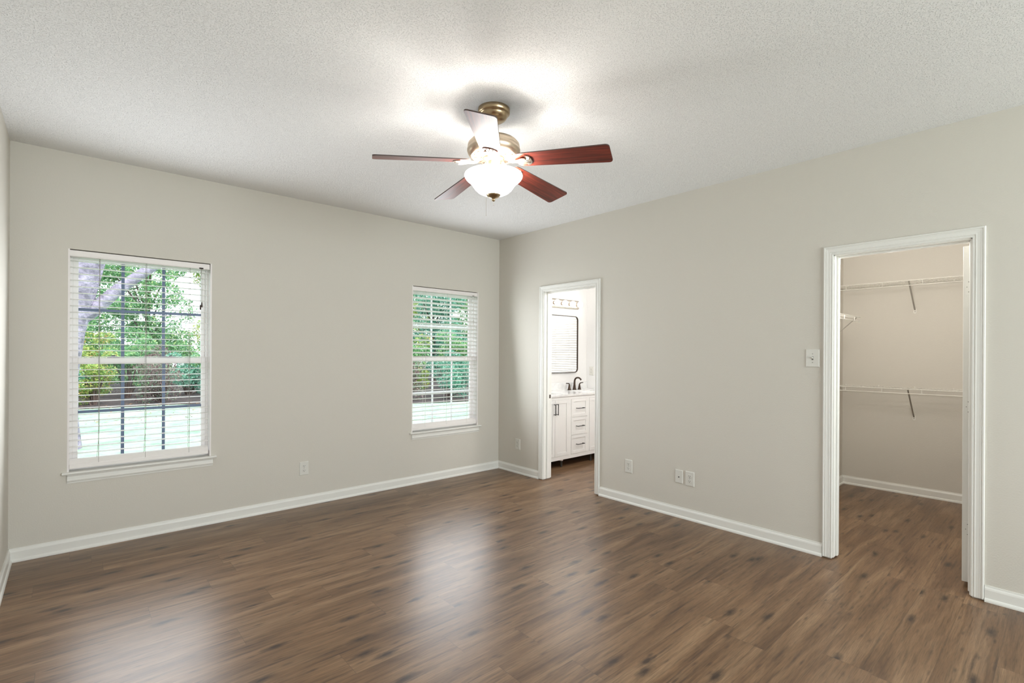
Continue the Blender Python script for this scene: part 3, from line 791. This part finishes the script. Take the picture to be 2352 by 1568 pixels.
for a, c_ in bx:
    k = MB(); n_ = 24
    def rr(s, z): return [((a + c_) / 2 + s * 0.235 * max(-1, min(1, 1.25 * math.cos(2 * PI * q / n_))), (ys0 + ys1) / 2 + s * 0.16 * max(-1, min(1, 1.25 * math.sin(2 * PI * q / n_))), z) for q in range(n_)]
    k.loft([rr(1.03, 0.0), rr(0.99, 0.001), rr(0.96, -0.06), rr(0.80, -0.10), rr(0.15, -0.108)], True, False, True)
    k.build('sink_basin', 'cabinet_white', ctop)

fau = tag(empty('faucet', (1.336, -0.035, VZ1 + T)), 'dark bronze widespread faucet with high arc spout on the vanity', 'faucet')
sp = MB(); pts = [(0, 0, 0), (0, 0, 0.008), (0, 0, 0.020), (0, 0, 0.075), (0, -0.002, 0.115)]; rad = [0.027, 0.026, 0.021, 0.0145, 0.0125]
for k in range(9):
    a = PI * k / 8 * 0.86; pts.append((0, -0.062 + 0.060 * math.cos(a), 0.118 + 0.052 * math.sin(a))); rad.append(0.0122 - 0.0002 * k + (0.003 if k == 8 else 0))
sp.tube(pts, rad, 14)
sp.build('spout', 'bronze_dark', fau)
for s_ in (-1, 1):
    h = MB(); h.lathe([(0.0255, 0), (0.025, 0.006), (0.020, 0.014), (0.013, 0.055), (0.0105, 0.072), (0.0005, 0.076)], (s_ * 0.105, 0, 0), 18)
    h.tube([(s_ * 0.105, 0, 0.068), (s_ * 0.110, -0.002, 0.083), (s_ * 0.130, -0.004, 0.092), (s_ * 0.172, -0.006, 0.095)], [0.009, 0.0085, 0.0075, 0.0062], 10)
    h.build('handle', 'bronze_dark', fau)

mir = tag(empty('wall_mirror', (1.13, BYB, 1.508)), 'rounded rectangular mirror in a thin dark frame over the vanity', 'mirror')
def rrect(hw_, hh_, r, n_=6):
    out = []
    for sx_, sz_, a0 in ((1, 1, 0), (-1, 1, PI / 2), (-1, -1, PI), (1, -1, 1.5 * PI)):
        for k in range(n_ + 1):
            a = a0 + PI / 2 * k / n_; out.append((sx_ * (hw_ - r) + r * math.cos(a), sz_ * (hh_ - r) + r * math.sin(a)))
    return out
MHW, MHH = 0.352, 0.392
fo, fi = rrect(MHW, MHH, 0.055), rrect(MHW - 0.008, MHH - 0.008, 0.047)
fm = MB(); fm.loft([[(x_, -0.001, z_) for x_, z_ in fo], [(x_, -0.032, z_) for x_, z_ in fo], [(x_, -0.032, z_) for x_, z_ in fi], [(x_, -0.020, z_) for x_, z_ in fi]], True, False, False)
fm.build('mirror_frame', 'bronze_dark', mir)
MB().loft([[(x_, yy, z_) for x_, z_ in fi] for yy in (-0.010, -0.022)], True, True, False).build('mirror_panel', 'mirror_glass', mir)

vl = tag(empty('vanity_light', (1.148, BYB, 2.062)), 'brushed nickel bathroom light bar with round globe bulbs above the mirror', 'light fixture')
LHW = 0.352
bp_ = MB(); bp_.sweep([(0, -0.062), (0.022, -0.056), (0.030, -0.044), (0.030, 0.044), (0.022, 0.056), (0, 0.062)], (-LHW, -0.001, 0), (LHW, -0.001, 0), (0, -1, 0), (0, 0, 1))
bp_.build('back_plate', 'brushed_nickel', vl, 0.002)
bulb0 = None
for k in range(5):
    xx = -0.310 + 0.155 * k
    if bulb0 is None:
        sk = MB().lathe([(0.0005, 0.0), (0.024, 0.0), (0.022, 0.016), (0.018, 0.018)], (0, 0, 0), 18).build('lamp_socket', 'brushed_nickel', vl)
        bb = MB().ball((0, 0, 0.055), 0.041, 20).build('globe_bulb', 'globe_bulb', sk)
        bulb0 = (sk, bb)
    else:
        sk = bulb0[0].copy(); COL.objects.link(sk); bb = bulb0[1].copy(); COL.objects.link(bb); bb.parent = sk
    sk.location = (xx, -0.030, 0); sk.rotation_euler = (PI / 2, 0, 0)
lamp('vanity_bulb_light', 'AREA', (1.13, BYB - 0.24, 2.065), 5, (1.0, 0.985, 0.96), aim=(-0.2, -1, -0.6), size=0.75, sizey=0.08)

# ------------------------------------------------------------------ garden
GZ = -0.18
struct(tag(MB().box(-40, 45, -25, 60, GZ - 0.3, GZ).build('ground_lawn', 'lawn_grass'), 'sunlit green lawn outside the windows'))
bed = MB(); bed.loft([[(-16, 13.4, zz), (-1.5, 12.9, zz), (4.0, 8.7, zz), (12, 7.0, zz), (30, 9, zz), (30, 40, zz), (-16, 40, zz)] for zz in (GZ + 0.001, GZ + 0.02)], True, True, False)
struct(tag(bed.build('ground_planting_bed', 'mulch'), 'dark mulch bed under the shrubs behind the lawn'))

def leaf_cloud(n, centers, radii, size, seed):
    """n pointed leaves scattered in a set of lumps"""
    g = np.random.default_rng(seed)
    c = np.array(centers); r = np.array(radii)
    idx = g.integers(0, len(c), n)
    d = g.normal(size=(n, 3)); d /= np.linalg.norm(d, axis=1)[:, None]
    p = c[idx] + d * (r[idx] * g.uniform(0.55, 1.0, (n, 1)) ** 0.6)
    u = g.normal(size=(n, 3)); u /= np.linalg.norm(u, axis=1)[:, None]
    q = g.normal(size=(n, 3)); q -= u * (q * u).sum(1)[:, None]; q /= np.linalg.norm(q, axis=1)[:, None]
    s = size * g.uniform(0.6, 1.3, (n, 1))
    v = np.stack([p - u * s, p + q * s * 0.42, p + u * s, p - q * s * 0.42], 1).reshape(-1, 3)
    return v
def leaves(name, v, m_, parent):
    n = len(v) // 4; me = bpy.data.meshes.new(name)
    me.vertices.add(n * 4); me.vertices.foreach_set('co', v.astype(np.float32).ravel())
    me.loops.add(n * 4); me.loops.foreach_set('vertex_index', np.arange(n * 4, dtype=np.int32))
    me.polygons.add(n); me.polygons.foreach_set('loop_start', np.arange(0, n * 4, 4, dtype=np.int32))
    me.update(); me.validate()
    me.materials.append(MATS[m_])
    o = bpy.data.objects.new(name, me); COL.objects.link(o); o.parent = parent
    return o
def shrub(seed, h, w_, m_, n, size):
    g = np.random.default_rng(seed)
    k = 16
    cs = np.stack([g.uniform(-w_, w_, k) * 0.7, g.uniform(-w_, w_, k) * 0.6, g.uniform(0.10, 0.88, k) * h], 1)
    rs = np.stack([g.uniform(0.25, 0.42, k) * w_ * 1.1] * 3, 1) * np.array([1.1, 1.0, 0.75])
    root = empty('garden_shrub')
    leaves('foliage', leaf_cloud(n, cs, rs, size, seed + 1), m_, root)
    st = MB()
    for c in cs: st.tube([(c[0] * 0.12, c[1] * 0.12, -0.05), (c[0] * 0.5, c[1] * 0.5, c[2] * 0.55), tuple(c)], [0.022, 0.015, 0.006], 5)
    st.build('stems', 'twig', root, fix=False)
    return root
SH = [shrub(21, 1.5, 0.72, 'leaf_teal', 4200, 0.040), shrub(33, 2.0, 0.72, 'leaf_green', 4800, 0.042), shrub(45, 1.25, 0.70, 'leaf_russet', 3400, 0.036), shrub(57, 1.8, 0.72, 'leaf_yellow', 4500, 0.042)]
used = set()
spots = [  # x, y, proto, scale, label
    (-5.0, 14.3, 1, 1.0, 'green shrub half hidden by the leaning trunk, left window'),
    (-3.35, 14.0, 3, 0.9, 'yellow-green shrub at the lawn edge behind the middle panes, left window'),
    (-1.75, 13.8, 2, 1.0, 'low russet shrub at the lawn edge, left window right panes'),
    (-0.2, 14.4, 1, 1.0, 'green shrub just beyond the right edge of the left window'),
    (-4.2, 16.3, 0, 1.1, 'blue-green shrub in the second row, left window left'),
    (-2.45, 16.2, 1, 1.05, 'tall green shrub in the second row, left window middle'),
    (-0.7, 16.5, 0, 1.1, 'blue-green shrub in the second row, left window right'),
    (-5.4, 18.6, 1, 1.25, 'tall green shrub in the third row, left of the left window view'),
    (-3.3, 18.5, 3, 1.3, 'yellow-green shrub in the third row, left window middle'),
    (-1.2, 18.4, 2, 1.4, 'big russet shrub in the third row, left window right'),
    (4.3, 10.0, 2, 1.0, 'russet shrub at the left edge of the corner window view'),
    (5.75, 9.5, 0, 1.0, 'blue-green front-row shrub in the middle of the corner window view'),
    (7.2, 9.0, 1, 0.9, 'green front-row shrub at the right of the corner window view'),
    (5.6, 11.8, 1, 1.15, 'green shrub in the second row, corner window left'),
    (7.5, 11.3, 0, 1.2, 'blue-green shrub in the second row, corner window middle'),
    (9.1, 10.8, 2, 1.15, 'russet shrub in the second row, corner window right'),
    (6.9, 14.0, 3, 1.35, 'yellow-green shrub in the third row, corner window left'),
    (9.0, 13.4, 1, 1.3, 'tall green shrub in the third row, corner window middle'),
    (10.7, 13.0, 0, 1.25, 'big blue-green shrub in the third row, corner window right'),
]
for x_, y_, k, s_, lab in spots:
    if k in used: o = copy_tree(SH[k])
    else: o = SH[k]; used.add(k)
    o.location = (x_, y_, GZ + 0.02); o.scale = (s_, s_, s_); o.rotation_euler = (0, 0, random.uniform(0, 6))
    tag(o, lab, 'shrub', 'shrubs along the lawn edge')

def back_tree(seed, h, m_, n, size):
    g = np.random.default_rng(seed); k = 26
    cs = np.stack([g.uniform(-1.9, 1.9, k), g.uniform(-1.2, 1.2, k), g.uniform(0.14, 1.0, k) * h], 1)
    rs = np.stack([g.uniform(0.55, 1.0, k)] * 3, 1) * np.array([1, 1, 0.7])
    root = empty('garden_tree')
    leaves('crown', leaf_cloud(n, cs, rs, size, seed + 1), m_, root)
    t = MB(); t.tube([(0, 0, -0.1), (0.05, 0, h * 0.3), (-0.08, 0.05, h * 0.65), (0.05, 0, h * 0.95)], [0.14, 0.11, 0.07, 0.03], 8)
    for c in cs[:14]: t.tube([(0, 0, max(0.3, c[2] * 0.6)), tuple(c)], [0.045, 0.01], 5)
    t.build('trunk', 'twig', root, fix=False)
    return root
TR = [back_tree(71, 6.5, 'leaf_green', 27000, 0.060), back_tree(83, 6.0, 'leaf_teal', 26000, 0.060), back_tree(95, 6.8, 'leaf_yellow', 24000, 0.060)]
used = set()
for x_, y_, k, s_, lab in ((-4.2, 30.5, 0, 1.35, 'tall green tree furthest back, behind the leaning trunk'), (3.4, 30.0, 2, 1.3, 'yellow-green tree furthest back, seen at the right of the left window'),
                          (14.6, 29.0, 2, 1.5, 'yellow-green tree furthest back in the corner window'), (-6.4, 22.6, 2, 1.0, 'yellowing tree behind the leaning trunk, left window'), (-1.3, 22.4, 0, 1.1, 'green tree filling the upper part of the left window'),
                          (11.0, 18.6, 1, 1.05, 'blue-green tree filling the upper part of the corner window'), (16.2, 22.0, 0, 1.15, 'green tree at the upper right of the corner window')):
    if k in used: o = copy_tree(TR[k])
    else: o = TR[k]; used.add(k)
    o.location = (x_, y_, GZ + 0.02); o.scale = (s_, s_, s_); o.rotation_euler = (0, 0, random.uniform(0, 6))
    tag(o, lab, 'tree', 'trees behind the shrubs')

# the big leaning trunk near the left window
bt = tag(empty('leaning_tree', (-4.08, 6.0, GZ)), 'big pale leaning tree trunk with a side limb, close outside the left window', 'tree')
t = MB()
t.tube([(0.02, 0, -0.1), (0.03, 0, 0.5), (0.06, 0, 1.2), (0.16, 0, 1.9), (0.30, 0, 2.5), (0.46, 0, 3.15), (0.66, 0.05, 4.2), (0.85, 0.1, 5.4)], [0.36, 0.29, 0.26, 0.245, 0.235, 0.215, 0.18, 0.12], 18)
t.build('trunk', 'bark', bt, fix=False)
t = MB(); t.tube([(0.22, 0, 2.0), (0.50, -0.02, 2.22), (0.82, -0.03, 2.60), (1.20, -0.03, 2.95), (1.65, 0, 3.35), (2.2, 0.05, 4.1)], [0.13, 0.105, 0.09, 0.08, 0.07, 0.04], 12)
t.build('side_limb', 'bark', bt, fix=False)
t = MB(); t.tube([(-0.05, 0.05, 1.9), (-0.35, 0.05, 2.5), (-0.62, 0.05, 3.4), (-0.9, 0.05, 4.6)], [0.16, 0.15, 0.12, 0.07], 10)
t.build('side_limb', 'bark', bt, fix=False)

fl_ = leaf_cloud(700, [(-3, 11.4, GZ + 0.03)], [(5, 2.6, 0.001)], 0.05, 5)
fl_[:, 2] = GZ + 0.012 + rng.uniform(0, 0.02, len(fl_))
fo_ = leaves('fallen_leaves', fl_, 'fallen_leaf', None)
tag(fo_, 'brown fallen leaves strewn over the lawn outside the left window', 'leaves', kind='stuff')
